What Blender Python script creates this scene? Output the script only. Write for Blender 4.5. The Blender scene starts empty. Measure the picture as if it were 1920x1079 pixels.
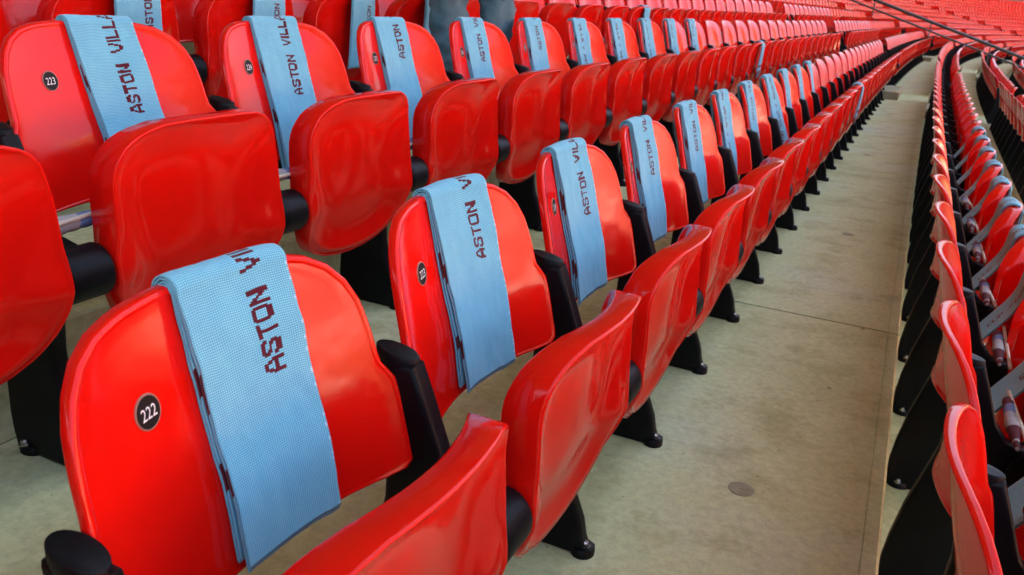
import bpy, bmesh, math, random
import numpy as np
from mathutils import Vector, Matrix, noise
random.seed(7)
SC = bpy.context.scene
COL = SC.collection

# ------------------------------------------------------------------ camera
CAM = (0.5377, -0.3432, 1.0632)
YAW, PITCH, ROLL, FPX = 0.42869, -0.34568, 0.06148, 1523.5
F_ = Vector((-math.sin(YAW)*math.cos(PITCH), math.cos(YAW)*math.cos(PITCH), math.sin(PITCH)))
R_ = Vector((math.cos(YAW), math.sin(YAW), 0)); U_ = R_.cross(F_)
RR = R_*math.cos(ROLL)+U_*math.sin(ROLL); UU = -R_*math.sin(ROLL)+U_*math.cos(ROLL)
cd = bpy.data.cameras.new('camera'); cam = bpy.data.objects.new('camera', cd); COL.objects.link(cam)
cam.matrix_world = Matrix(((RR.x, UU.x, -F_.x, CAM[0]), (RR.y, UU.y, -F_.y, CAM[1]), (RR.z, UU.z, -F_.z, CAM[2]), (0, 0, 0, 1)))
cd.sensor_width = 36; cd.lens = 36*FPX/1920; cd.clip_start = .02; cd.clip_end = 1500
cd.dof.use_dof = True; cd.dof.focus_distance = 1.35; cd.dof.aperture_fstop = 11
SC.camera = cam
# ------------------------------------------------------------------ light
SUN_EL, SUN_AZ = math.radians(50), math.radians(-78)     # azimuth measured from +Y towards +X
w = bpy.data.worlds.new('World'); SC.world = w; w.use_nodes = True
nt = w.node_tree; bg = nt.nodes['Background']
sky = nt.nodes.new('ShaderNodeTexSky'); sky.sky_type = 'NISHITA'; sky.sun_disc = False
sky.sun_elevation = SUN_EL; sky.sun_rotation = SUN_AZ; sky.dust_density = 9.0; sky.air_density = .7; sky.ozone_density = .3
nt.links.new(sky.outputs[0], bg.inputs[0]); bg.inputs[1].default_value = 0.15
sd = bpy.data.lights.new('sun', 'SUN'); sun = bpy.data.objects.new('sun', sd); COL.objects.link(sun)
sd.energy = 4.6; sd.angle = math.radians(.6); sd.color = (1, .93, .82)
dv = Vector((math.sin(SUN_AZ)*math.cos(SUN_EL), math.cos(SUN_AZ)*math.cos(SUN_EL), math.sin(SUN_EL)))
sun.rotation_euler = dv.to_track_quat('Z', 'Y').to_euler()
SC.view_settings.view_transform = 'Standard'; SC.view_settings.look = 'None'
SC.view_settings.gamma = 1; SC.view_settings.use_curve_mapping = False; SC.view_settings.exposure = 2.92

# ------------------------------------------------------------------ path of the rows
K0, K1, S1 = 0.0016847, 0.002488, 12.362
D, H = 0.77847, 0.20363
SS = np.arange(-8, 110, .25)
TH = K0*SS + K1*np.where(SS > S1, (SS-S1)**2/2, 0)/10
_dx, _dy = np.sin(TH), np.cos(TH)
PX = np.concatenate([[0], np.cumsum((_dx[1:]+_dx[:-1])/2)*.25]); PY = np.concatenate([[0], np.cumsum((_dy[1:]+_dy[:-1])/2)*.25])
PX -= np.interp(0, SS, PX); PY -= np.interp(0, SS, PY); TH0 = float(np.interp(0, SS, TH))
def P3(u, s, z):
    t = float(np.interp(s, SS, TH))
    return Vector((float(np.interp(s, SS, PX))+u*math.cos(t), float(np.interp(s, SS, PY))-u*math.sin(t), z))
def heading(s): return float(np.interp(s, SS, TH))
def station(U, l): return float(np.interp(l, SS-U*(TH-TH0), SS))      # length l along the row at offset U
def to_px(p):
    d = Vector(p)-Vector(CAM); z = d.dot(F_)
    if z < .05: return None
    return 960+FPX*d.dot(RR)/z, 539.5-FPX*d.dot(UU)/z, z

# ------------------------------------------------------------------ materials
def newmat(name, col, rough=.5, spec=.5, metal=0., coat=0.):
    m = bpy.data.materials.new(name); m.use_nodes = True; n = m.node_tree; b = n.nodes['Principled BSDF']
    b.inputs['Base Color'].default_value = (*col, 1); b.inputs['Roughness'].default_value = rough
    b.inputs['Metallic'].default_value = metal; b.inputs['Specular IOR Level'].default_value = spec
    b.inputs['Coat Weight'].default_value = coat; b.inputs['Coat Roughness'].default_value = .06
    return m, n, b
def N(n, t, **k):
    x = n.nodes.new(t)
    for a, v in k.items(): setattr(x, a, v)
    return x
def noise_node(n, scale, detail=4, rough=.6, coord='Object'):
    tc = N(n, 'ShaderNodeTexCoord'); ns = N(n, 'ShaderNodeTexNoise'); ns.inputs['Scale'].default_value = scale
    ns.inputs['Detail'].default_value = detail; ns.inputs['Roughness'].default_value = rough
    n.links.new(tc.outputs[coord], ns.inputs['Vector']); return ns
def ramp(n, src, stops):
    r = N(n, 'ShaderNodeValToRGB'); e = r.color_ramp.elements
    while len(e) < len(stops): e.new(.5)
    for i, (p, c) in enumerate(stops): e[i].position = p; e[i].color = (*c, 1)
    n.links.new(src, r.inputs[0]); return r
def bump(n, b, h, strength, dist):
    bp = N(n, 'ShaderNodeBump'); bp.inputs['Strength'].default_value = strength; bp.inputs['Distance'].default_value = dist
    n.links.new(h, bp.inputs['Height']); n.links.new(bp.outputs[0], b.inputs['Normal']); return bp

def red_plastic():
    m, n, b = newmat('red_plastic', (.78, .006, .004), .2, .30, 0, .0)
    ns = noise_node(n, 5, 3)
    r = ramp(n, ns.outputs[0], [(.3, (.72, .005, .003)), (.7, (.82, .008, .003))]); n.links.new(r.outputs[0], b.inputs['Base Color'])
    sm = noise_node(n, 22, 5, .7)
    rr = N(n, 'ShaderNodeMapRange'); rr.inputs[1].default_value = .35; rr.inputs[2].default_value = .75; rr.inputs[3].default_value = .07; rr.inputs[4].default_value = .20
    oi = N(n, 'ShaderNodeObjectInfo'); hv = N(n, 'ShaderNodeHueSaturation'); vr = N(n, 'ShaderNodeMapRange'); vr.inputs[3].default_value = .90; vr.inputs[4].default_value = 1.04
    n.links.new(oi.outputs['Random'], vr.inputs[0]); n.links.new(vr.outputs[0], hv.inputs['Value']); n.links.new(r.outputs[0], hv.inputs['Color'])
    # faint dry scuffs and dust
    tc = N(n, 'ShaderNodeTexCoord'); mp = N(n, 'ShaderNodeMapping'); mp.inputs['Scale'].default_value = (30, 30, 160); mp.inputs['Rotation'].default_value = (.5, .2, .3)
    n.links.new(tc.outputs['Object'], mp.inputs['Vector']); sc_ = N(n, 'ShaderNodeTexNoise'); sc_.inputs['Scale'].default_value = 1; sc_.inputs['Detail'].default_value = 6; sc_.inputs['Roughness'].default_value = .75
    n.links.new(mp.outputs[0], sc_.inputs['Vector']); scr = ramp(n, sc_.outputs[0], [(.66, (0, 0, 0)), (.80, (.30, .30, .30))])
    mxs = N(n, 'ShaderNodeMix', data_type='RGBA'); n.links.new(scr.outputs[0], mxs.inputs[0]); n.links.new(hv.outputs[0], mxs.inputs[6]); mxs.inputs[7].default_value = (.80, .22, .18, 1)
    n.links.new(mxs.outputs[2], b.inputs['Base Color'])
    ra = N(n, 'ShaderNodeMath', operation='ADD'); n.links.new(sm.outputs[0], rr.inputs[0]); n.links.new(rr.outputs[0], ra.inputs[0]); n.links.new(scr.outputs[0], ra.inputs[1]); n.links.new(ra.outputs[0], b.inputs['Roughness'])
    wv = noise_node(n, 13, 2); bump(n, b, wv.outputs[0], .03, .02)
    return m
RED = red_plastic()
def black_plastic():
    m, n, b = newmat('black_coated_metal', (.003, .003, .004), .45, .16)
    ns = noise_node(n, 160, 3); bump(n, b, ns.outputs[0], .12, .002)
    r = ramp(n, noise_node(n, 14, 4).outputs[0], [(.35, (.002, .002, .003)), (.8, (.006, .006, .007))]); n.links.new(r.outputs[0], b.inputs['Base Color'])
    return m
BLACK = black_plastic()
DISC, n_, b_ = newmat('disc_black', (.004, .003, .004), .5, .2)
RING, n_, b_ = newmat('disc_ring', (.30, .13, .09), .4)
WHITE, n_, b_ = newmat('print_white', (.8, .8, .8), .5)
STEEL, n_, b_ = newmat('zinc_steel', (.45, .45, .42), .35, .5, 1.)
def concrete(name, cols, scale=1.0):
    m, n, b = newmat(name, cols[1], .78, .3)
    a = noise_node(n, .9*scale, 6, .62); r = ramp(n, a.outputs[0], [(.32, cols[0]), (.5, cols[1]), (.7, cols[2])])
    f = noise_node(n, 45*scale, 5, .75); rf = ramp(n, f.outputs[0], [(.3, (.78, .78, .78)), (.62, (1.06, 1.05, 1.03))])
    mx = N(n, 'ShaderNodeMix', data_type='RGBA', blend_type='MULTIPLY'); mx.inputs[0].default_value = 1
    n.links.new(r.outputs[0], mx.inputs[6]); n.links.new(rf.outputs[0], mx.inputs[7])
    v = N(n, 'ShaderNodeTexVoronoi'); v.inputs['Scale'].default_value = 16*scale
    tc = N(n, 'ShaderNodeTexCoord'); n.links.new(tc.outputs['Object'], v.inputs['Vector'])
    sp = ramp(n, v.outputs['Distance'], [(.03, (.22, .19, .15)), (.055, (1, 1, 1))])
    st = noise_node(n, 4.2*scale, 6, .7); rs = ramp(n, st.outputs[0], [(.36, (.62, .55, .42)), (.50, (1, 1, 1))])
    mx2 = N(n, 'ShaderNodeMix', data_type='RGBA', blend_type='MULTIPLY'); mx2.inputs[0].default_value = .8
    n.links.new(mx.outputs[2], mx2.inputs[6]); n.links.new(sp.outputs[0], mx2.inputs[7])
    mx3 = N(n, 'ShaderNodeMix', data_type='RGBA', blend_type='MULTIPLY'); mx3.inputs[0].default_value = .55
    n.links.new(mx2.outputs[2], mx3.inputs[6]); n.links.new(rs.outputs[0], mx3.inputs[7])
    n.links.new(mx3.outputs[2], b.inputs['Base Color'])
    bump(n, b, f.outputs[0], .25, .004)
    return m
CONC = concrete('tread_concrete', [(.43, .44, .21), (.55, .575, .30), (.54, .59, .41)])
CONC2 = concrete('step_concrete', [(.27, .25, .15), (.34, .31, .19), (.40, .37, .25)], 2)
PLUG = concrete('grout_plug', [(.27, .26, .15), (.33, .32, .20), (.38, .36, .24)], 6)
YELLOW, n_, b_ = newmat('yellow_paint', (.62, .47, .08), .6)
RAIL, n_, b_ = newmat('rail_metal', (.07, .065, .06), .4, .5, .6)
WALLM, n, b = newmat('back_wall_paint', (.10, .13, .14), .7)
rw = ramp(n, noise_node(n, .3, 3).outputs[0], [(.3, (.05, .07, .075)), (.7, (.15, .18, .18))]); n.links.new(rw.outputs[0], b.inputs['Base Color'])

def knit(name, col, dark):
    m, n, b = newmat(name, col, .92, .12)
    b.inputs['Sheen Weight'].default_value = .25
    uv = N(n, 'ShaderNodeUVMap')
    sep = N(n, 'ShaderNodeSeparateXYZ'); n.links.new(uv.outputs[0], sep.inputs[0])
    def wave(out, per):
        a = N(n, 'ShaderNodeMath', operation='MULTIPLY'); a.inputs[1].default_value = 2*math.pi/per; n.links.new(sep.outputs[out], a.inputs[0])
        s = N(n, 'ShaderNodeMath', operation='SINE'); n.links.new(a.outputs[0], s.inputs[0]); return s
    s1 = wave(1, .0027); s2 = wave(0, .0030)
    ad = N(n, 'ShaderNodeMath', operation='ADD'); n.links.new(s1.outputs[0], ad.inputs[0])
    m2 = N(n, 'ShaderNodeMath', operation='MULTIPLY'); m2.inputs[1].default_value = .7; n.links.new(s2.outputs[0], m2.inputs[0]); n.links.new(m2.outputs[0], ad.inputs[1])
    mr = N(n, 'ShaderNodeMapRange'); mr.inputs[1].default_value = -1.7; mr.inputs[2].default_value = 1.7; n.links.new(ad.outputs[0], mr.inputs[0])
    r = ramp(n, mr.outputs[0], [(.05, dark), (.45, col), (1., tuple(min(1, c*1.15) for c in col))])
    big = noise_node(n, 14, 4, .7); rb = ramp(n, big.outputs[0], [(.3, (.86, .88, .93)), (.7, (1.05, 1.03, 1))])
    mx = N(n, 'ShaderNodeMix', data_type='RGBA', blend_type='MULTIPLY'); mx.inputs[0].default_value = 1
    n.links.new(r.outputs[0], mx.inputs[6]); n.links.new(rb.outputs[0], mx.inputs[7]); n.links.new(mx.outputs[2], b.inputs['Base Color'])
    bump(n, b, mr.outputs[0], .5, .0008)
    return m
BLUE = knit('knit_blue', (.19, .54, .67), (.04, .19, .31))
CLARET = knit('knit_claret', (.10, .006, .016), (.05, .003, .008))
EDGE = knit('knit_edge', (.46, .70, .80), (.22, .42, .56))
STICK, n_, b_ = newmat('white_stick', (.62, .60, .48), .5)
FLAGC, n_, b_ = newmat('flag_claret', (.09, .012, .02), .8)
FLAGW, n_, b_ = newmat('flag_white', (.36, .38, .38), .8)
FLAGB, n_, b_ = newmat('flag_blue', (.12, .22, .45), .8)
JEANS, n, b = newmat('grey_blue_denim', (.09, .15, .18), .9, .2)
rj = ramp(n, noise_node(n, 9, 6, .7).outputs[0], [(.3, (.045, .09, .11)), (.7, (.13, .21, .24))]); n.links.new(rj.outputs[0], b.inputs['Base Color'])
SKIN, n_, b_ = newmat('skin', (.45, .26, .18), .55)
HAIR, n_, b_ = newmat('hair', (.03, .02, .015), .7)
JACKET, n, b = newmat('dark_jacket', (.02, .022, .016), .8)
OLIVE, n_, b_ = newmat('olive_coat', (.035, .035, .022), .85)
SHOE, n_, b_ = newmat('shoe', (.02, .02, .02), .5)
GRASS, n, b = newmat('grass', (.05, .10, .025), .9)
rg = ramp(n, noise_node(n, .4, 6).outputs[0], [(.35, (.035, .085, .02)), (.65, (.07, .13, .03))]); n.links.new(rg.outputs[0], b.inputs['Base Color'])

# ------------------------------------------------------------------ helpers
def link(name, me, parent=None, loc=None, rz=None):
    o = bpy.data.objects.new(name, me); COL.objects.link(o)
    if parent is not None: o.parent = parent
    if loc is not None: o.location = loc
    if rz is not None: o.rotation_euler = (0, 0, rz)
    return o
def tag(o, label=None, cat=None, group=None, kind=None):
    if label: o['label'] = label
    if cat: o['category'] = cat
    if group: o['group'] = group
    if kind: o['kind'] = kind
    return o
def mesh(name, V, Fc, mats, mi=None, smooth=True, uv=None):
    me = bpy.data.meshes.new(name); me.from_pydata([tuple(v) for v in V], [], Fc)
    for m in mats: me.materials.append(m)
    if mi is not None: me.polygons.foreach_set('material_index', mi)
    me.polygons.foreach_set('use_smooth', [smooth]*len(me.polygons))
    if uv is not None:
        l = me.uv_layers.new(name='UVMap'); idx = np.empty(len(me.loops), 'i'); me.loops.foreach_get('vertex_index', idx)
        l.data.foreach_set('uv', np.asarray(uv, 'f')[idx].ravel())
    me.update(); return me
def bm_mesh(name, bm, mats, smooth=True):
    bmesh.ops.recalc_face_normals(bm, faces=bm.faces)
    me = bpy.data.meshes.new(name); bm.to_mesh(me); bm.free()
    for m in mats: me.materials.append(m)
    me.polygons.foreach_set('use_smooth', [smooth]*len(me.polygons)); me.update(); return me
def sharp(me, deg=35):
    try: me.set_sharp_from_angle(angle=math.radians(deg))
    except Exception: pass
    return me
def loft(rings, cap0=True, cap1=True):
    V = []; Fc = []; n = len(rings[0])
    for r in rings: V += list(r)
    for i in range(len(rings)-1):
        for j in range(n):
            a = i*n+j; b = i*n+(j+1) % n; Fc.append((a, b, b+n, a+n))
    if cap0: Fc.append(tuple(range(n-1, -1, -1)))
    if cap1: Fc.append(tuple((len(rings)-1)*n+j for j in range(n)))
    return V, Fc
def tube_rings(pts, rads, seg=10):
    rings = []
    for i, p in enumerate(pts):
        a = Vector(pts[max(i-1, 0)]); b = Vector(pts[min(i+1, len(pts)-1)]); t = (b-a).normalized()
        s = t.cross(Vector((0, 0, 1)));
        if s.length < .1: s = t.cross(Vector((1, 0, 0)))
        s.normalize(); q = s.cross(t)
        rings.append([Vector(p)+(s*math.cos(2*math.pi*k/seg)+q*math.sin(2*math.pi*k/seg))*rads[i] for k in range(seg)])
    return rings
def join(parts):
    V = []; Fc = []
    for v, f in parts:
        o = len(V); V += list(v); Fc += [tuple(i+o for i in q) for q in f]
    return V, Fc
def box(x0, x1, y0, y1, z0, z1):
    V = [(x, y, z) for z in (z0, z1) for x, y in ((x0, y0), (x1, y0), (x1, y1), (x0, y1))]
    return V, [(3, 2, 1, 0), (4, 5, 6, 7), (0, 1, 5, 4), (1, 2, 6, 5), (2, 3, 7, 6), (3, 0, 4, 7)]

# ------------------------------------------------------------------ seat shapes (local: x toward pitch, y along row, z up)
BACK = [(0,.768),(.06,.7675),(.11,.764),(.145,.756),(.172,.741),(.192,.718),(.204,.690),(.210,.655),(.212,.628),(.213,.610),(.217,.599),(.226,.590),(.231,.578),(.2325,.55),(.2325,.51),(.2325,.475),(.2305,.462),(.222,.455),(.19,.452),(.1,.451),(0,.450)]
PAN = [(0,.630),(.06,.629),(.11,.625),(.145,.613),(.171,.594),(.186,.565),(.194,.535),(.197,.495),(.198,.455),(.205,.41),(.206,.38),(.199,.338),(.184,.303),(.157,.274),(.113,.252),(.055,.241),(0,.238)]
def full_outline(half, n, keep_sharp=False):
    pts = [Vector((a, b)) for a, b in half]
    L = [0]
    for i in range(1, len(pts)): L.append(L[-1]+(pts[i]-pts[i-1]).length)
    m = n//2; out = []
    for k in range(m+1):
        # denser where the outline bends: blend of even arc length
        l = L[-1]*k/m
        out.append((float(np.interp(l, L, [p.x for p in pts])), float(np.interp(l, L, [p.y for p in pts]))))
    return out + [(-a, b) for a, b in out[-2:0:-1]]
def front_u(y, z): return -.055+.05*(y/.22)**2-.24*(z-.61)+.006*math.exp(-((z-.55)/.06)**2)*math.cos(min(abs(y)/.2, 1)*math.pi/2)
def pan_u(y, z):
    t = max(0, min(1, (z-.38)/.17)); c = .018+.026*t
    q = max(0, .37-z)
    return .195-c*(y/.2)**2+.085*(z-.625)-.28*q-.8*q*q
def shell(outline, ufun, spec, cy, cz):
    """spec: list of (scale inset in metres or factor, offset) from rear centre to front centre"""
    n = len(outline); V = []; Fc = []
    ring_ids = []
    for kind, ins, off in spec:
        ids = []
        if kind == 'c':
            V.append((ufun(cy, cz)+off, cy, cz)); ring_ids.append([len(V)-1]); continue
        for (a, b) in outline:
            d = math.hypot(a-cy, b-cz)
            f = (1-ins/d) if kind == 'i' else ins
            y = cy+(a-cy)*f; z = cz+(b-cz)*f
            o = off(y, z) if callable(off) else off
            V.append((ufun(y, z)+o, y, z)); ids.append(len(V)-1)
        ring_ids.append(ids)
    for A, B in zip(ring_ids[:-1], ring_ids[1:]):
        if len(A) == 1: Fc += [(A[0], B[(j+1) % n], B[j]) for j in range(n)]
        elif len(B) == 1: Fc += [(A[j], A[(j+1) % n], B[0]) for j in range(n)]
        else: Fc += [(A[j], A[(j+1) % n], B[(j+1) % n], B[j]) for j in range(n)]
    return V, Fc
def knuckle(y, z): return .014*math.exp(-((abs(y)-.165)/.03)**2-((z-.385)/.045)**2)
def sm(a, b, x):
    t = max(0, min(1, (x-a)/(b-a))); return t*t*(3-2*t)
def hollow(base):
    def f(y, z): return base+knuckle(y, z)*.8+.011*sm(.36, .25, z)
    return f
def wall(base):
    def f(y, z): return base-.022*min(1, (y/.2)**2)*max(0, min(1, (z-.30)/.15))-.004
    return f
def rim(base):
    def f(y, z): return base-.006*max(0, min(1, (.34-z)/.08))
    return f
def rear(b): return lambda y, z: b-.020*max(0, min(1, (.56-z)/.09))*(1-.6*abs(y)/.23)
def back_mesh(hi):
    o = full_outline(BACK, 96 if hi else 40)
    if hi: sp = [('c',0,-.010),('f',.3,rear(-.010)),('f',.6,rear(-.010)),('f',.9,rear(-.010)),('i',.011,rear(-.010)),('i',.004,rear(-.016)),('i',.0008,rear(-.016)),('i',0,rear(-.0145)),('i',0,-.0055),('i',.0010,-.0025),('i',.0035,-.0006),('i',.0065,-.0002),('i',.0085,-.0012),('i',.0105,-.0014),('f',.88,-.0013),('f',.78,-.001),('f',.64,0),('f',.48,0),('f',.32,0),('f',.15,0),('c',0,0)]
    else: sp = [('c',0,-.010),('f',.93,-.010),('i',0,-.014),('i',0,-.005),('i',.004,0),('f',.7,0),('f',.35,0),('c',0,0)]
    V, Fc = shell(o, front_u, sp, 0, .60)
    return mesh('backrest', V, Fc, [RED])
def pan_mesh(hi):
    o = full_outline(PAN, 88 if hi else 36)
    if hi: sp = [('c',0,-.016),('f',.5,-.016),('f',.75,-.010),('f',.88,wall(-.002)),('i',.008,wall(.001)),('i',.002,wall(.002)),('i',0,wall(.005)),('i',0,.018),('i',0,.033),('i',.001,rim(.0365)),('i',.0025,rim(.038)),('i',.0045,rim(.0375)),('i',.0065,rim(.035)),('i',.0095,rim(.0325)),('f',.93,hollow(.027)),('f',.88,hollow(.0205)),('f',.82,hollow(.0135)),('f',.74,hollow(.004)),('f',.66,hollow(-.002)),('f',.56,hollow(-.006)),('f',.40,hollow(-.008)),('f',.22,hollow(-.008)),('c',0,-.008)]
    else: sp = [('c',0,-.003),('i',.003,wall(.002)),('i',0,.02),('i',.0005,.034),('i',.005,.0375),('f',.88,hollow(.021)),('f',.7,hollow(.012)),('f',.35,hollow(.010)),('c',0,.0095)]
    V, Fc = shell(o, pan_u, sp, 0, .43)
    return mesh('seat_pan', V, Fc, [RED])
POSTP = [(.030,.600),(.050,.55),(.078,.476),(.105,.442),(.150,.432),(.170,.415),(.178,.388),(.170,.355),(.145,.338),(.102,.315),(.082,.275),(.076,.23),(.078,.185),(.086,.146),(.102,.112),(.117,.075),(.125,.038),(.130,.026),(.145,.020),(.146,.0),(-.062,0),(-.066,.016),(-.070,.04),(-.071,.08),(-.066,.14),(-.052,.23),(-.030,.32),(-.014,.39),(-.012,.44),(-.020,.52),(-.034,.600)]
def post_mesh(hi):
    bm = bmesh.new(); t = .0165
    vs = [bm.verts.new((x, -t, z)) for x, z in POSTP]; f = bm.faces.new(vs)
    r = bmesh.ops.extrude_face_region(bm, geom=[f]); bmesh.ops.translate(bm, vec=(0, 2*t, 0), verts=[v for v in r['geom'] if isinstance(v, bmesh.types.BMVert)])
    if hi:
        eds = [e for e in bm.edges if abs(e.verts[0].co.y-e.verts[1].co.y) < 1e-6]
        bmesh.ops.bevel(bm, geom=eds, offset=.009, segments=3, profile=.6, affect='EDGES')
    for sy in ((-.0, .0),):
        pass
    # flange of the foot
    for x0, x1 in ((-.064, -.004), (.098, .148)):
        V, Fc = loft([[Vector(((x0+x1)/2+(x1-x0)/2*c*s, .026*q*s, z)) for c, q in [(math.cos(a*math.pi/8), math.sin(a*math.pi/8)) for a in range(16)]] for z, s in ((0, 1), (.013, 1), (.018, .86))])
        b = [bm.verts.new(v) for v in V]
        for q in Fc: bm.faces.new([b[i] for i in q])
    me = bm_mesh('support_post', bm, [BLACK]); return sharp(me, 40)
def cap_mesh():
    rings = []
    for z, s in ((.590, .96), (.6, 1.0), (.611, 1.0), (.6128, .95)):
        rings.append([Vector((-.003+.0325*s*math.cos(a), .0180*s*math.sin(a), z-.0055*math.cos(a))) for a in [2*math.pi*k/24 for k in range(24)]])
    V, Fc = loft(rings); return sharp(mesh('post_cap', V, Fc, [BLACK]), 50)
def pivot_mesh(hi):
    seg = 28 if hi else 12; rings = []
    for y, s in ((-.039, .82), (-.0375, .97), (-.034, 1), (-.02, 1), (.02, 1), (.034, 1), (.0375, .97), (.039, .82)):
        rings.append([Vector((.152+.042*s*math.cos(a), y, .388+.046*s*math.sin(a))) for a in [2*math.pi*k/seg for k in range(seg)]])
    V, Fc = loft(rings); return sharp(mesh('pivot_cover', V, Fc, [BLACK]), 50)
def bolt_mesh():
    rings = [[Vector((r*math.cos(a), r*math.sin(a), z)) for a in [2*math.pi*k/8 for k in range(8)]] for z, r in ((0, .011), (.003, .011), (.0032, .007), (.008, .0065), (.0105, .004))]
    V, Fc = loft(rings); return sharp(mesh('bolt', V, Fc, [STEEL]), 30)
def disc_mesh(y0, z0):
    V = []; Fc = []; mi = []
    nx = 28
    def ring(r, off): 
        ids = []
        for k in range(nx):
            a = 2*math.pi*k/nx; y = y0+r*math.cos(a); z = z0+r*math.sin(a)*.97
            V.append((front_u(y, z)+off-.0010, y, z)); ids.append(len(V)-1)
        return ids
    R = [ring(.0178, -.0015), ring(.0178, .0022), ring(.0170, .0028), ring(.0162, .0028), ring(.0160, .0026)]
    for A, B in zip(R[:-1], R[1:]):
        for j in range(nx): Fc.append((A[j], A[(j+1) % nx], B[(j+1) % nx], B[j])); mi.append(1)
    Fc.append(tuple(R[-1])); mi.append(0)
    return mesh('number_plate', V, Fc, [DISC, RING], mi, False)
DY0, DZ0 = -.108, .668
ME = dict(back=[back_mesh(True), back_mesh(False)], pan=[pan_mesh(True), pan_mesh(False)], post=[post_mesh(True), post_mesh(False)],
          cap=cap_mesh(), piv=[pivot_mesh(True), pivot_mesh(False)], bolt=bolt_mesh(), disc=disc_mesh(DY0, DZ0))
NUMM = {}
def number_mesh(n):
    if n in NUMM: return NUMM[n]
    cu = bpy.data.curves.new('t', 'FONT'); cu.body = str(n); cu.size = .0172; cu.align_x = 'CENTER'; cu.resolution_u = 3
    o = bpy.data.objects.new('t', cu); COL.objects.link(o); dg = bpy.context.evaluated_depsgraph_get(); dg.update()
    tm = bpy.data.meshes.new_from_object(o.evaluated_get(dg)); bpy.data.objects.remove(o)
    V = []
    for v in tm.vertices:
        y = DY0+v.co.x*.84; z = DZ0-.0060+v.co.y
        V.append((front_u(y, z)+.0024, y, z))
    Fc = [tuple(p.vertices) for p in tm.polygons]
    me = mesh('seat_number', V, Fc, [WHITE], None, False); bpy.data.meshes.remove(tm); NUMM[n] = me; return me

# ------------------------------------------------------------------ terrace
ROWS = list(range(-10, 7))       # row index: 0 holds seat 222, positive = toward the pitch (lower)
TOPU = .6746
terr = link('seating_terrace', None); tag(terr, kind='structure')
def slab(row, l0, l1):
    U = row*D; z1 = -row*H; z0 = z1-H+.0005 if row < ROWS[-1] else z1-H
    u0, u1 = U-(D-TOPU)+.002, U+TOPU
    prof = [(u0, z1), (u1-.040, z1), (u1-.0385, z1-.0022), (u1-.0365, z1-.0022), (u1-.035, z1), (u1-.006, z1), (u1, z1-.006), (u1, z0), (u0, z0)]
    k = max(2, int((l1-l0)/.8)); rings = []
    for i in range(k+1):
        s = station(U, l0+(l1-l0)*i/k); rings.append([P3(u, s, z) for u, z in prof])
    V, Fc = loft(rings)
    return sharp(mesh('floor_slab', V, Fc, [CONC]), 20)
for row in ROWS:
    for j in range(-1, 15):
        l0 = 2.70+6.72*j; l1 = l0+6.72
        if j == -1: l0 = -5.5
        if l1 > 100: continue
        me = slab(row, l0+.006, l1-.006); link('floor_slab', me, terr)
# packed joint filler strip a little below the tread so that the joint reads as a groove
for row in ROWS:
    for j in range(0, 15):
        l = 2.70+6.72*j; U = row*D; s = station(U, l); z1 = -row*H
        a = [P3(U-(D-TOPU)+.003, s-.006, z), P3(U+TOPU-.004, s-.006, z), P3(U+TOPU-.004, s+.006, z), P3(U-(D-TOPU)+.003, s+.006, z)] if False else None
        z = z1-.012; u0, u1 = U-(D-TOPU)+.003, U+TOPU-.004
        V = [P3(u0, s-.008, z), P3(u1, s-.008, z), P3(u1, s+.008, z), P3(u0, s+.008, z), P3(u0, s-.008, z-H+.03), P3(u1, s-.008, z-H+.03), P3(u1, s+.008, z-H+.03), P3(u0, s+.008, z-H+.03)]
        if row in (-1, 0, 1): link('joint_filler', mesh('joint_filler', V, [(0,1,2,3),(7,6,5,4),(1,0,4,5),(2,1,5,6),(3,2,6,7),(0,3,7,4)], [BLACK], None, False), terr)
for (u, y, r) in ((.368, 1.394, .030), (.403, 4.074, .030), (.559, 2.681, .0075), (.499, 2.091, .006), (.34, 6.9, .03), (-.155+.02, 2.83, .02)):
    V, Fc = loft([[Vector((u+r*q*math.cos(a)*(1+.03*math.sin(3*a)), y+r*q*math.sin(a), z)) for a in [2*math.pi*k/28 for k in range(28)]] for z, q in ((-.004, 1), (.0012, 1), (.0018, .95))])
    link('grout_plug', mesh('grout_plug', V, Fc, [PLUG], None, False), terr)
# half steps in the gangways
GANG = [(25.0, 27.5), (51.0, 53.5), (78.0, 80.5), (104., 106.5)]
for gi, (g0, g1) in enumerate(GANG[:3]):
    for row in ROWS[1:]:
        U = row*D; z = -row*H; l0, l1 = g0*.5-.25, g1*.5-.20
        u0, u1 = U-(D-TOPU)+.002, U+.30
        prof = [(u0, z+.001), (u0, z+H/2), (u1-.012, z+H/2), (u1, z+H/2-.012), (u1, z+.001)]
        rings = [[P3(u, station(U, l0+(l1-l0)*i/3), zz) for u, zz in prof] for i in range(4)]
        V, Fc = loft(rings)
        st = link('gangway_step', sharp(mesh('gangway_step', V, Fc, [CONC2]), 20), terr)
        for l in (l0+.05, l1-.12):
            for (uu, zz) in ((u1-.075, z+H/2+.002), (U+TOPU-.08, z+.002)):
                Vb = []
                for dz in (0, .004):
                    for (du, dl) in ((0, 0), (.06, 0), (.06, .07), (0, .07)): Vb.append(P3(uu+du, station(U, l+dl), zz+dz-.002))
                link('nosing_marker', mesh('nosing_marker', Vb, [(3,2,1,0),(4,5,6,7),(0,1,5,4),(1,2,6,5),(2,3,7,6),(3,0,4,7)], [YELLOW], None, False), st)
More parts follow.
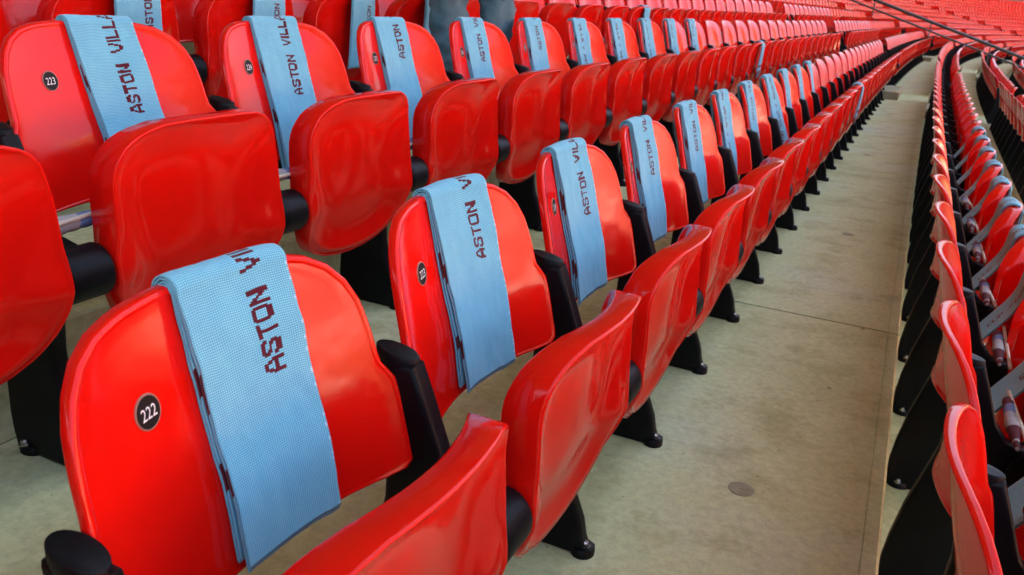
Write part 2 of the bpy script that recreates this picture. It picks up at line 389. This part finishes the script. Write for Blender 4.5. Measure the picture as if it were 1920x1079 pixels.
# ground beyond the terrace, rear wall
g = mesh('pitch', [(-300,-300,-1.62), (600,-300,-1.62), (600,600,-1.62), (-300,600,-1.62)], [(0,1,2,3)], [GRASS], None, False)
tag(link('pitch', g), kind='structure')
UW = -10*D-(D-TOPU)-.01
rings = [[P3(UW, s, -1.6), P3(UW-.3, s, -1.6), P3(UW-.3, s, 7.), P3(UW, s, 7.)] for s in np.arange(-6, 104, 2.)]
V, Fc = loft(rings); wl = link('concourse_wall', mesh('concourse_wall', V, Fc, [WALLM], None, False))
tag(wl, 'dark grey green wall closing the stand behind its highest row', 'wall')
for s in np.arange(54, 100, 9.):
    rr_ = [[P3(UW+.003+a, ss, z) for a, z in ((0, 2.9), (.06, 2.9), (.06, 4.4), (0, 4.4))] for ss in (s, s+1.5)]
    V, Fc = loft(rr_); pn = link('wall_panel', mesh('wall_panel', V, Fc, [RED], None, False), wl); 

# unseen roof high over the stand, added and sized to shade the rows
RM, n_, b_ = newmat('roof_sheet', (.45, .44, .42), .6)
rf = link('shade_roof', None, None, (0, 0, 24)); tag(rf, 'high grey roof out of view over the rows, added to shade them', 'roof')
V, Fc = box(-75, 3.5, -70, 140, 0, .4); link('roof_sheet', mesh('roof_sheet', V, Fc, [RM], None, False), rf)
# unseen stand across the pitch, added with pale bands for bright seat reflections
FARM, n, b = newmat('far_stand_seats', (.45, .10, .06), .7)
rq = ramp(n, noise_node(n, .12, 5).outputs[0], [(.35, (.36, .07, .04)), (.6, (.55, .16, .10))]); n.links.new(rq.outputs[0], b.inputs['Base Color'])
PALE, n_, b_ = newmat('far_stand_concrete', (.55, .50, .42), .8)
os_ = link('reflection_stand', None, None, (0, 0, 0)); tag(os_, 'opposite red stand across the pitch, out of view, added for seat reflections', 'stand')
prof = [(92, -1.6), (92, 1.0)]
for i in range(40): prof += [(92+i*.95, 1.0+i*.62), (92+(i+1)*.95, 1.0+i*.62)]
prof += [(131, 34), (104, 36.5), (104, 37.2), (133, 35), (133, -1.6)]
ys = np.linspace(-70, 190, 27)
V, Fc = loft([[Vector((x, y, z)) for x, z in prof] for y in ys]); npf = len(prof)
mi_ = [1 if ((q % npf) in (0, 1) or (q % npf) > 80 or (q % npf)//2 in (11, 12, 24, 25, 26)) else 0 for q in range(len(Fc))]
link('raked_tier', mesh('raked_tier', V, Fc, [FARM, PALE], mi_, False), os_)
for i in range(18):
    V, Fc = box(-75, 3.5, -66+i*12, -65.3+i*12, -1.6, -.01); link('roof_beam', mesh('roof_beam', V, Fc, [RAIL], None, False), rf)
# ------------------------------------------------------------------ seats
NUDGE = {(-1, 0): .012, (-1, 1): .006, (0, 0): .005}
def seat_pose(row, k):
    U = row*D; s = station(U, .5*k+.24)+NUDGE.get((row, k), 0); return U-(.005 if row == 1 else 0), s, -row*H
blocks = [(-2, 24), (27, 50), (54, 77), (81, 103), (107, 190)]
cand = []
for row in ROWS:
    for b0, b1 in blocks:
        for k in range(b0, b1+1):
            U, s, z = seat_pose(row, k)
            if s > 98: continue
            q = [to_px(P3(U+du, s, z+dz)) for du, dz in ((-.06, .75), (.2, .5), (.0, .3), (.05, 0))]
            q = [a for a in q if a]
            if not q: continue
            ins = any(-170 < a[0] < 2090 and -170 < a[1] < 1250 for a in q)
            strict = (row, k) == (-1, 0) or any(-60 < a[0] < 1980 and -45 < a[1] < 1120 for a in q)
            if not (ins or (row in (-1, 0, 1) and k <= 3)): continue
            cand.append((min(a[2] for a in q), row, k, strict))
cand.sort()
vis = [c for c in cand if c[3]][:300]; vset = {(c[1], c[2]) for c in vis}
NEAR = {(c[1], c[2]) for c in vis[:46]}
ORD = 'first second third fourth fifth sixth seventh eighth ninth tenth eleventh twelfth thirteenth fourteenth fifteenth sixteenth seventeenth eighteenth nineteenth twentieth'.split()
def ordn(i):
    if i < 20: return ORD[i]
    t = ['twenty', 'thirty', 'forty', 'fifty', 'sixty', 'seventy'][i//10-1 if (i+1) % 10 else (i+1)//10-2]
    i1 = i+1
    tens = {2: 'twenty', 3: 'thirty', 4: 'forty', 5: 'fifty', 6: 'sixty'}[i1//10]
    if i1 % 10 == 0: return {2: 'twentieth', 3: 'thirtieth', 4: 'fortieth', 5: 'fiftieth', 6: 'sixtieth'}[i1//10]
    return tens+'-'+ORD[i1 % 10-1]
ROWTXT = {0: 'row left of the walkway', 1: 'row right of the walkway'}
for q in range(1, 11): ROWTXT[-q] = '%s row up on the left' % ORD[q]
for q in range(2, 7): ROWTXT[q] = '%s row down on the right' % ORD[q-1]
counts = {}
# which seats carry what
SCARF_BACK = {(0, k) for k in range(0, 11)} | {(-1, k) for k in range(1, 11)}
SCARF_PAN = {(1, k) for k in range(1, 12)} | {(0, 11), (-1, 12), (-2, 11), (-2, 2), (-2, 3), (-2, 4), (-2, 5)}
def make_seat(row, k):
    hi = 0 if (row, k) in NEAR else 1
    U, s, z = seat_pose(row, k); th = heading(s)
    r = link('stadium_seat', None, None, P3(U, s, z), -th+random.uniform(-.004, .004)); r.empty_display_size = .1
    bk = link('backrest', ME['back'][hi], r); link('seat_pan', ME['pan'][hi], r)
    po = link('support_post', ME['post'][hi], r, (0, -.25, 0)); link('post_cap', ME['cap'], r, (0, -.25, 0))
    link('pivot_cover', ME['piv'][hi], r, (0, -.25, 0))
    if row == 1:
        for c in r.children:
            if c.name.startswith(('support_post', 'post_cap', 'pivot_cover')): c.location.x = -.010
    if (row, k) == (0, 0): po.location.y = -.232; [c for c in r.children if c.name.startswith('post_cap')][0].location.y = -.232
    if k > 3 and (row, k) not in SCARF_PAN:
        a = random.gauss(0, .012); pn = [c for c in r.children if c.name.startswith('seat_pan')][0]; px_, pz_ = .152, .388
        pn.rotation_euler = (0, a, 0); pn.location = (px_-(px_*math.cos(a)+pz_*math.sin(a)), 0, pz_-(-px_*math.sin(a)+pz_*math.cos(a)))
    if hi == 0 or k < 14:
        link('bolt', ME['bolt'], po, (.128, -.003, .0195)).scale = (1.15,)*3; link('bolt', ME['bolt'], po, (-.036, -.019, .0185))
    if k < 25 and row in (0, -1, -2):
        d = link('number_plate', ME['disc'], r)
        link('seat_number', number_mesh(222+k), d)
    i = counts.get(row, 0); counts[row] = i+1
    lab = 'glossy red tip-up seat, %s from the near end, %s' % (ordn(i), ROWTXT[row])
    tag(r, lab, 'stadium seat', 'red tip-up seats in the stadium rows')
    return r
for c in sorted(vis, key=lambda c: (c[1], c[2])): make_seat(c[1], c[2])
# post closing each block end among the single seats
for row in (-2, -1, 0, 1, 2):
    for k, txt in ((25, 'near'), (51, 'far')):
        U = row*D; s = station(U, .5*k-.01)
        if (row, k-1) not in vset: continue
        r = link('end_support', None, None, P3(U, s, -row*H), -heading(s))
        link('support_post', ME['post'][1], r); link('post_cap', ME['cap'], r); link('pivot_cover', ME['piv'][1], r)
        tag(r, 'black end post of the %s seat block, %s' % (txt, ROWTXT[row]), 'seat support', 'end posts of the seat blocks')
# the remaining distant seats as one object (real geometry)
def arrays(me):
    v = np.empty(len(me.vertices)*3, 'f'); me.vertices.foreach_get('co', v)
    return v.reshape(-1, 3), [tuple(p.vertices) for p in me.polygons]
# lighter versions for far seats
def far_shell(outl, uf, sp, cy, cz, n): return shell(full_outline(outl, n), uf, sp, cy, cz)
fb = far_shell(BACK, front_u, [('c',0,-.01),('i',0,-.012),('i',.002,0),('f',.6,0),('c',0,0)], 0, .6, 20)
fp = far_shell(PAN, pan_u, [('c',0,0),('i',0,.002),('i',.002,.037),('f',.8,.015),('c',0,.01)], 0, .43, 18)
def prism(poly, t, yo):
    n = len(poly); V = [(x, yo-t, z) for x, z in poly]+[(x, yo+t, z) for x, z in poly]
    return V, [tuple(range(n)), tuple(range(2*n-1, n-1, -1))]+[(i, i+n, (i+1) % n+n, (i+1) % n) for i in range(n)]
fq = prism([(.03,.61),(.08,.47),(.19,.42),(.19,.34),(.085,.3),(.08,.15),(.145,.0),(-.06,0),(0,.2),(0,.4),(-.034,.61)], .0165, -.25)
Vs, Fs, mi = join([fb, fp, fq])[0], join([fb, fp, fq])[1], [0]*(len(fb[1])+len(fp[1]))+[1]*len(fq[1])
base = np.array([tuple(v) for v in Vs], 'f'); rest = [c for c in cand if (c[1], c[2]) not in vset]
AV = []; AF = []; AM = []; off = 0
for _, row, k, st_ in rest:
    U, s, z = seat_pose(row, k); th = -heading(s); p = P3(U, s, z); c_, s_ = math.cos(th), math.sin(th)
    X = base.copy(); X[:, 0] = base[:, 0]*c_-base[:, 1]*s_+p.x; X[:, 1] = base[:, 0]*s_+base[:, 1]*c_+p.y; X[:, 2] += p.z
    AV.append(X); AF += [tuple(i+off for i in f) for f in Fs]; AM += mi; off += len(X)
me = bpy.data.meshes.new('distant_seats'); me.from_pydata(np.concatenate(AV).tolist(), [], AF)
me.materials.append(RED); me.materials.append(BLACK); me.polygons.foreach_set('material_index', AM); me.polygons.foreach_set('use_smooth', [True]*len(AF)); sharp(me, 40)
tag(link('distant_seats', me), 'rows of small red seats filling the far curve of the stand', 'stadium seats', kind='stuff')
print('individual', len(vis), 'rest', len(rest))

# ------------------------------------------------------------------ knitted scarves
GL = {
'A': ["..####..", "..####..", ".##..##.", ".##..##.", "##....##", "########", "########", "##....##", "##....##"],
'S': [".######.", "########", "##....##", "###.....", ".######.", ".....###", "##....##", "########", ".######."],
'T': ["########", "########", "...##...", "...##...", "...##...", "...##...", "...##...", "...##...", "...##..."],
'O': [".######.", "########", "##....##", "##....##", "##....##", "##....##", "##....##", "########", ".######."],
'N': ["##....##", "###...##", "####..##", "####..##", "##.##.##", "##..####", "##..####", "##...###", "##....##"],
'V': ["##....##", "##....##", "##....##", ".##..##.", ".##..##.", ".##..##.", "..####..", "..####..", "...##..."],
'I': ["##", "##", "##", "##", "##", "##", "##", "##", "##"],
'L': ["##.....", "##.....", "##.....", "##.....", "##.....", "##.....", "##.....", "#######", "#######"],
'R': ["#######.", "########", "##....##", "##....##", "#######.", "#####...", "##.###..", "##..###.", "##...###"],
'E': ["#######", "#######", "##.....", "##.....", "######.", "##.....", "##.....", "#######", "#######"],
'F': ["#######", "#######", "##.....", "##.....", "######.", "######.", "##.....", "##.....", "##....."],
'C': [".######.", "########", "##....##", "##......", "##......", "##......", "##....##", "########", ".######."],
'U': ["##....##", "##....##", "##....##", "##....##", "##....##", "##....##", "##....##", "########", ".######."],
'P': ["#######.", "########", "##....##", "##....##", "########", "#######.", "##......", "##......", "##......"],
'v': ["......", "......", "......", "##..##", "##..##", "##..##", ".####.", ".####.", "..##.."],
'2': [".#####.", "#######", "##...##", "....###", "...###.", "..###..", ".###...", "#######", "#######"],
'0': [".#####.", "#######", "##...##", "##...##", "##...##", "##...##", "##...##", "#######", ".#####."],
'1': ["..##", ".###", "####", "..##", "..##", "..##", "..##", "..##", "..##"],
'5': ["#######", "#######", "##.....", "######.", "#######", ".....##", "##...##", "#######", ".#####."],
' ': ["........"]*9}
def text_columns(txt):
    cols = []
    for ch in txt:
        g_ = GL[ch]
        for c in range(len(g_[0])): cols.append([g_[r][c] == '#' for r in range(9)])
        cols.append([False]*9)
    return cols                          # cols[i][r], r=0 top of letter
CW = .0022                               # stitch cell
def scarf_mesh(kind, width, text, start, ccw, centre, cell, zfront, zrear, seed, loops=2, slant=0., fringe=False, lay=(.005, .011, .021, .027), margin=.036, flare=0.):
    """kind 'back' or 'pan'. path runs over the top of the seat part. text starts 'start' metres from the front lower fold."""
    rnd = random.Random(seed)
    nc = max(8, int(round(width/.0029))); ztop = .768 if kind == 'back' else .632
    f0 = front_u if kind == 'back' else (lambda y, z: pan_u(y, z)+.037)
    th = .014 if kind == 'back' else .058
    def pos(d, t, y):
        d = d*(.62+.38*sm(.0, .10, -t-.02)) if t < 0 else d*.62
        """t<0: metres below the crest on the front; t>0 on the rear; the crest arc lies between"""
        yy = max(-.2, min(.2, y)); fz = ztop-.0008-(.004 if abs(yy) > .1 else 0)*(abs(yy)-.1)/.08
        r = th/2; arc = math.pi*(r+d)/2
        if t < -arc:
            z = fz-r+(t+arc); return f0(yy, z)+d+(0 if kind == 'back' else -.0), z
        if t > arc:
            z = fz-r-(t-arc); return f0(yy, z)-th-d-flare*sm(.03, .26, t-arc), z
        a = t/arc*math.pi/2; cu = f0(yy, fz-r)-r
        return cu-math.sin(a)*(r+d), fz-r+math.cos(a)*(r+d)
    # list of path samples (d, t, printed?)
    path = []
    def leg(d, t0, t1, st):
        n = max(2, int(abs(t1-t0)/st))
        for i in range(n+1): path.append((d, t0+(t1-t0)*i/n))
    Lf = lambda d: -(ztop-th/2-zfront+math.pi*(th/2+d)/2)
    Lr = lambda d: (ztop-th/2-zrear+math.pi*(th/2+d)/2)
    fine = cell; coarse = max(.010, cell)
    if loops == 2:
        leg(lay[0], Lr(lay[0]), Lf(lay[0])+.02, coarse); path.append((.5*(lay[0]+lay[1]), Lf(lay[0])+.014)); leg(lay[1], Lf(lay[1])+.02, Lr(lay[1])-.01, coarse)
        path.append((.5*(lay[1]+lay[2]), Lr(lay[1])+.0)); leg(lay[2], Lr(lay[2])-.012, Lf(lay[2])+.012, coarse)
        rr2 = .5*(lay[3]-lay[2]); dm = .5*(lay[3]+lay[2]); tb = Lf(lay[2])+.006
        for q in range(1, 9): path.append((dm-rr2*math.cos(math.pi*q/9), tb-rr2*1.6*math.sin(math.pi*q/9)))
        i0 = len(path); leg(lay[3], Lf(lay[3])+.009, Lr(lay[3]), fine)
    else:
        leg(lay[0], Lr(lay[0]), Lf(lay[0])+.008, coarse); path.append((.5*(lay[0]+lay[1]), Lf(lay[0]))); i0 = len(path); leg(lay[1], Lf(lay[1])+.008, Lr(lay[1]), fine)
    if fringe:
        pass
    # arc length for uv and text
    cum = [0.]
    for a, b in zip(path[:-1], path[1:]):
        pa, pb = pos(a[0], a[1], centre), pos(b[0], b[1], centre); cum.append(cum[-1]+math.hypot(pa[0]-pb[0], pa[1]-pb[1]))
    V = []; uv = []; Fc = []; mi = []
    np_ = len(path); T = .0026
    for sgn in (1, -1):
        for i, (d, t) in enumerate(path):
            low = max(0., -t)
            for j in range(nc+1):
                v = j/nc; y = centre+(v-.5)*width+slant*low
                wob = .0030*noise.noise(Vector((y*18+seed*3.1, t*9, seed)))+.0011*noise.noise(Vector((y*60, t*30, seed*2.)))
                hang = .010*max(0, low-.14)/.2*noise.noise(Vector((seed*1.7, y*7, 0)))
                cr = .004*max(0., noise.noise(Vector((y*9+t*14*((seed % 3)-1), t*5, seed*5.3)))-.12); dd = d+cr*(d > .012)+wob*(1 if d > .008 else .3)+abs(hang)*(d > .01)+sgn*T/2
                x, z = pos(dd, t, y)
                edge = .0011*noise.noise(Vector((t*40, seed, j*.0)))
                V.append((x, y+edge, z)); uv.append((v*width, cum[i]))
    M = np_*(nc+1); CR = .0032
    cols = text_columns(text) if text else []
    def cell_on(i, j):
        if i < i0 or not cols: return False
        a = cum[i]-cum[i0]-start; ci = int(math.floor(a/CW))
        if ccw: ci2 = ci
        else: ci2 = len(cols)-1-ci
        if ci2 < 0 or ci2 >= len(cols): return False
        v = (j+.5)/nc*width
        # letter rows: ccw tops toward -y
        if ccw: r = int(math.floor((v-(width-margin-9*CR))/CR))
        else: r = 8-int(math.floor((v-(width-margin-9*CR))/CR))
        return 0 <= r < 9 and cols[ci2][r]
    zb = (.662+rnd.uniform(-.02, .02), .548+rnd.uniform(-.02, .02))
    for i in range(np_-1):
        front = path[i][1] < 0
        zz_ = pos(path[i][0], path[i][1], centre)[1]
        bl = kind == 'back' and front and i < i0 and ((abs(zz_-zb[0]) < .017 and path[i][0] > lay[0]+.001) or (abs(zz_-zb[1]) < .014 and path[i][0] > lay[0]+.001))
        for j in range(nc):
            a = i*(nc+1)+j
            on = cell_on(i, j)
            Fc.append((a, a+nc+1, a+nc+2, a+1)); mi.append(1 if on or (bl and j < max(1, nc//14)) else (2 if j == nc-1 and cell < .005 and noise.noise(Vector((i*.35, seed, 0))) > .15 else 0))
            b = a+M; Fc.append((b, b+1, b+nc+2, b+nc+1)); mi.append(1 if (bl and j < max(1, nc//14)) else 0)
        for j in (0, nc):
            a = i*(nc+1)+j; Fc.append((a, a+M, a+M+nc+1, a+nc+1) if j == 0 else (a, a+nc+1, a+M+nc+1, a+M)); mi.append(1 if (bl and j == 0) else 0)
    if fringe:                           # claret stripes and fringe near the low front end
        L0 = cum[i0]
        for q, f in enumerate(Fc):
            c_ = sum(cum[(x % M)//(nc+1)] for x in f)/4
            if abs(c_-L0) < .05 or .075 < c_-L0 < .095: mi[q] = 1
    return mesh('scarf', V, Fc, [BLUE, CLARET, EDGE], mi, True, uv)
TXT = 'ASTON VILLA v ARSENAL'
def place_scarf(row, k, me, label):
    U, s, z = seat_pose(row, k)
    o = link('scarf', me, None, P3(U, s, z), -heading(s)); tag(o, label, 'scarf', 'folded football scarves laid over the seats'); return o
cfg = {  # (row,k): centre, width, zfront, start of text above fold, ccw, slant
 (0,0): (.034,.150,.452,.190,True,-.02), (0,1): (.032,.158,.452,.192,True,-.02), (0,2): (.012,.158,.450,.165,True,0), (0,3): (.01,.155,.450,.17,True,0),
 (0,4): (.01,.155,.448,.17,True,0), (0,5): (.005,.155,.42,.03,False,0), (0,6): (.0,.155,.45,.16,True,0), (0,7): (.0,.15,.40,0,True,.35), (0,8): (.0,.155,.45,.03,False,0), (0,9): (0,.15,.45,.03,False,0), (0,10): (0,.15,.45,.03,False,0),
 (-1,1): (.025,.135,.44,.150,True,.05), (-1,2): (.010,.15,.40,.19,True,0), (-1,3): (.0,.15,.40,.26,True,0), (-1,4): (.0,.15,.45,.175,True,0), (-1,5): (.0,.15,.45,.20,True,0),
 (-1,6): (0,.15,.45,.03,False,0), (-1,7): (0,.15,.45,.03,False,0), (-1,8): (0,.15,.45,.02,False,0), (-1,9): (0,.15,.45,.02,False,0), (-1,10): (0,.15,.45,.02,False,0)}
for (row, k), (c, wd, zf, stt, ccw, sl) in cfg.items():
    cell = CW if k < 6 else CW*2
    lay = (.003, .0075, .0125, .0165) if (row, k) in ((0, 0), (0, 1), (0, 2), (0, 3)) else (.003, .007, .011, .0145)
    me = scarf_mesh('back', wd, TXT, stt, ccw, c, cell, zf, .50, k+row*31+40, 2, sl, lay=lay, margin=.036 if ccw else .06)
    if (row, k) == (0, 7): lb = 'pale blue scarf twisted aside on its backrest in the row left of the walkway'
    else: lb = 'pale blue lettered scarf over the %s backrest, %s' % (ordn(k if row == 0 else k-1), 'row left of the walkway' if row == 0 else 'first row up on the left')
    place_scarf(row, k, me, lb)
PTX = {2: '2015', 3: '2015', 4: 'FA CUP FINAL 2015', 5: 'FA CUP FINAL 2015', 6: 'FA CUP FINAL 2015', 7: 'FA CUP FINAL'}
for k in range(1, 12):
    me = scarf_mesh('pan', .14, 'FA CUP FINAL 2015', .20 if k > 3 else .13, k <= 3, .0, CW, .44 if k > 3 else .40, .38, 100+k, 1, .0, lay=(.004, .010), fringe=k in (2, 3, 4), margin=.05, flare=.085)
    place_scarf(1, k, me, 'grey blue scarf over a tipped seat, %s of those right of the walkway' % ordn(k-1))
for (row, k, t, stt) in ((0, 11, '', 0), (-1, 12, '', 0), (-2, 11, '', 0), (-2, 2, TXT, .135), (-2, 3, TXT, .12), (-2, 4, TXT, .12), (-2, 5, TXT, .0)):
    me = scarf_mesh('pan', .15, t, stt, True, .03, CW, .36, .40, 200+k+row, 1, 0, lay=(.004, .010), fringe=(t == ''))
    lb = {(0, 11): 'single scarf with claret end over a tipped seat, row beside the walkway', (-1, 12): 'single narrow looking scarf over a tipped seat, second row up',
          (-2, 11): 'far scarf over a tipped seat, third row up, top centre'}.get((row, k), 'blue scarf over a tipped seat at the top edge, %s from the left' % ordn(k-2))
    place_scarf(row, k, me, lb)

# ------------------------------------------------------------------ rolled paper flags lying across the pivots behind the seats
def flag_parts(seed):
    rnd = random.Random(seed); V = []; Fc = []; mi = []
    n = 30; L = .25; seg = 10
    for i in range(n+1):
        t = i/n; r = .0050+.0095*min(1, t*2.2)*(1 if t < .8 else (1-(t-.8)/.2*.35)); r *= 1+.05*math.sin(i*2.1+seed)
        for j in range(seg):
            a = 2*math.pi*j/seg+t*5; rr = r*(1+.10*math.sin(2*a+t*9+seed))
            V.append((rr*math.cos(a), t*L, rr*math.sin(a)))
    for i in range(n):
        t = i/n; m = 0 if t < .16 else (1 if t < .30 else (0 if t < .36 else (2 if t < .62 else (3 if t < .8 else 1))))
        if .08 < t < .11: m = 2
        if .20 < t < .23: m = 2
        for j in range(seg):
            a = i*seg+j; b = i*seg+(j+1) % seg; Fc.append((a, b, b+seg, a+seg)); mi.append(m)
    Fc.append(tuple(range(seg-1, -1, -1))); mi.append(2); Fc.append(tuple(n*seg+j for j in range(seg))); mi.append(2)
    return mesh('rolled_cloth', V, Fc, [FLAGC, FLAGC, FLAGW, FLAGB], mi, True)
V, Fc = loft(tube_rings([(0, 0, 0), (0, .15, 0), (0, .30, 0)], [.0045]*3, 8)); STK = mesh('stick', V, Fc, [STICK])
def rolled_flag(row, k, dy, label):
    U, s, z = seat_pose(row, k); th = heading(s)
    r = link('rolled_flag', None, None, P3(U+.105, station(U, .5*k+.24+dy), z+.458), -th+random.uniform(-.05, .05))
    link('rolled_cloth', flag_parts(k+row*7), r); st = link('stick', STK, r, (.022, -.02, .004)); st.rotation_euler = (random.uniform(-.02, .03), 0, random.uniform(.02, .09))
    tag(r, label, 'flag', 'rolled hand flags lying between the seats')
for k in range(1, 9): rolled_flag(1, k, -.33+random.uniform(-.03, .03), 'rolled claret and white hand flag, %s from the near end right of the walkway' % ordn(k-1))
rolled_flag(-1, 1, -.36, 'rolled pale flag showing in the gap at the left edge, first row up')
rolled_flag(-1, 2, -.36, 'rolled blue and white flag between the two large tipped seats, first row up')
rolled_flag(-1, 3, -.36, 'rolled flag mostly hidden right of the large tipped seats, first row up')

# ------------------------------------------------------------------ handrail on the second gangway
hr = link('handrail', None, None, P3(0, 26, 0)); tag(hr, 'dark two-bar handrail sloping down the stairs across the top right', 'handrail')
def world_part(name, V, Fc, mat, parent):
    return link(name, mesh(name, [Vector(v)-parent.location for v in V], Fc, [mat]), parent)
zt = lambda u: 1.51-.3174*(u+1.5)
for dz, r in ((0, .042), (-.235, .026)):
    pts = [P3(u, 26, zt(u)+dz) for u in np.arange(-5.5, 4.4, .5)]
    V, Fc = loft(tube_rings(pts, [r]*len(pts), 8)); world_part('rail_bar', V, Fc, RAIL, hr)
for u in np.arange(-4.6, 4.5, 1.557):
    rowi = math.floor((u+(D-TOPU))/D); fl = -rowi*H
    V, Fc = loft(tube_rings([P3(u, 26, fl), P3(u, 26, zt(u))], [.016]*2, 8)); world_part('rail_post', V, Fc, RAIL, hr)

# ------------------------------------------------------------------ people
def skin_body(name, joints, edges, mat, root=0, parent=None, levels=2):
    me = bpy.data.meshes.new(name); me.from_pydata([j[0] for j in joints], edges, []); o = bpy.data.objects.new(name, me); COL.objects.link(o)
    sk = o.modifiers.new('s', 'SKIN'); o.modifiers.new('d', 'SUBSURF').levels = levels
    for i, j in enumerate(joints):
        v = me.skin_vertices[0].data[i]; v.radius = (j[1], j[1] if len(j) < 3 else j[2]); v.use_root = (i == root)
    dg = bpy.context.evaluated_depsgraph_get(); dg.update(); nm = bpy.data.meshes.new_from_object(o.evaluated_get(dg)); bpy.data.objects.remove(o); bpy.data.meshes.remove(me)
    nm.name = name; nm.materials.clear(); nm.materials.append(mat); nm.polygons.foreach_set('use_smooth', [True]*len(nm.polygons)); return nm
def person(loc, rz, legs, jmat, tmat, label, height=1.0):
    r = link('person', None, None, loc, rz); hy = .97; J = lambda *a: tuple(a)
    (lk, la), (rk, ra) = legs
    body = [((0,0,hy), .13, .11), ((0,0,1.12), .12, .10), ((0,.01,1.30), .15, .11), ((0,.02,1.44), .10, .08), ((0,.03,1.52), .055), ((0,.05,1.60), .075, .085), ((0,.05,1.70), .085, .095), ((0,.05,1.75), .06, .07),
            ((-.18,.01,1.42), .055), ((-.24,-.02,1.18), .043), ((-.24,.08,.96), .032), ((-.235,.12,.90), .036, .02),
            ((.18,.01,1.42), .055), ((.24,-.02,1.18), .043), ((.24,.08,.96), .032), ((.235,.12,.90), .036, .02)]
    me = skin_body('body', body, [(0,1),(1,2),(2,3),(3,4),(4,5),(5,6),(6,7),(2,8),(8,9),(9,10),(10,11),(2,12),(12,13),(13,14),(14,15)], SKIN); link('body', me, r)
    coat = [((0,0,hy-.03), .155, .13), ((0,0,1.12), .145, .125), ((0,.01,1.30), .17, .13), ((0,.02,1.43), .12, .10), ((-.185,.01,1.42), .072), ((-.245,-.02,1.18), .06), ((-.243,.07,.99), .048), ((.185,.01,1.42), .072), ((.245,-.02,1.18), .06), ((.243,.07,.99), .048)]
    link('jacket', skin_body('jacket', coat, [(0,1),(1,2),(2,3),(2,4),(4,5),(5,6),(2,7),(7,8),(8,9)], jmat), r)
    tr = [((0,0,hy), .15, .12), ((-.10,.0,hy-.10), .098), (lk, .073), (la, .058), ((.10,.0,hy-.10), .098), (rk, .073), (ra, .058)]
    tm = skin_body('trousers', tr, [(0,1),(1,2),(2,3),(0,4),(4,5),(5,6)], tmat, levels=3)
    for v in tm.vertices:
        q = v.co; f = abs(noise.noise(Vector((q.x*9+q.z*7, q.y*9, q.z*16))))+.5*noise.noise(Vector((q.x*25, q.y*25, q.z*34)))
        c = Vector((q.x-(-.09 if q.x < 0 else .1), q.y, 0)); v.co = q+c.normalized()*(.024*f-.006)
    tm.update(); link('trousers', tm, r)
    for a in (la, ra):
        a = Vector(a); link('shoe', skin_body('shoe', [(a+Vector((0,-.03,-.045)), .042), (a+Vector((0,.07,-.055)), .042,.032), (a+Vector((0,.15,-.06)), .035,.024)], [(0,1),(1,2)], SHOE), r)
    link('hair', skin_body('hair', [((0,.02,1.70), .092,.085), ((0,.03,1.76), .088,.085), ((0,-.01,1.62), .07,.055)], [(0,1),(0,2)], HAIR), r)
    for sx in (-1, 1):
        for f, (fx, ln) in enumerate(((-.018, .062), (-.006, .07), (.006, .066), (.018, .054))):
            link('finger', skin_body('finger', [((sx*.237+fx, .135, .872), .009), ((sx*.237+fx, .15, .872-ln*.5), .008), ((sx*.237+fx, .142, .872-ln), .007)], [(0,1),(1,2)], SKIN, levels=1), r)
        link('thumb', skin_body('thumb', [((sx*.237-sx*.03, .13, .9), .010), ((sx*.237-sx*.045, .15, .875), .009), ((sx*.237-sx*.046, .155, .85), .008)], [(0,1),(1,2)], SKIN, levels=1), r)
    tag(r, label, 'person'); return r
FZ3 = 2*H
person(P3(-2*D+.44, 2.59, FZ3), math.radians(-90), (((-.06,.16,.60), (-.07,.02,.105)), ((.10,.02,.51), (.11,-.02,.105))), JACKET, JEANS, 'person in grey blue trousers standing between second and third rows, only legs in view')
p2 = P3(2.35, 45, 0); person(Vector((p2.x, p2.y, -3*H)), math.radians(200), (((-.11,.03,.50), (-.12,-.0,.105)), ((.11,.05,.50), (.12,.02,.105))), OLIVE, OLIVE, 'distant person in dark olive coat standing beyond the handrail at right edge')
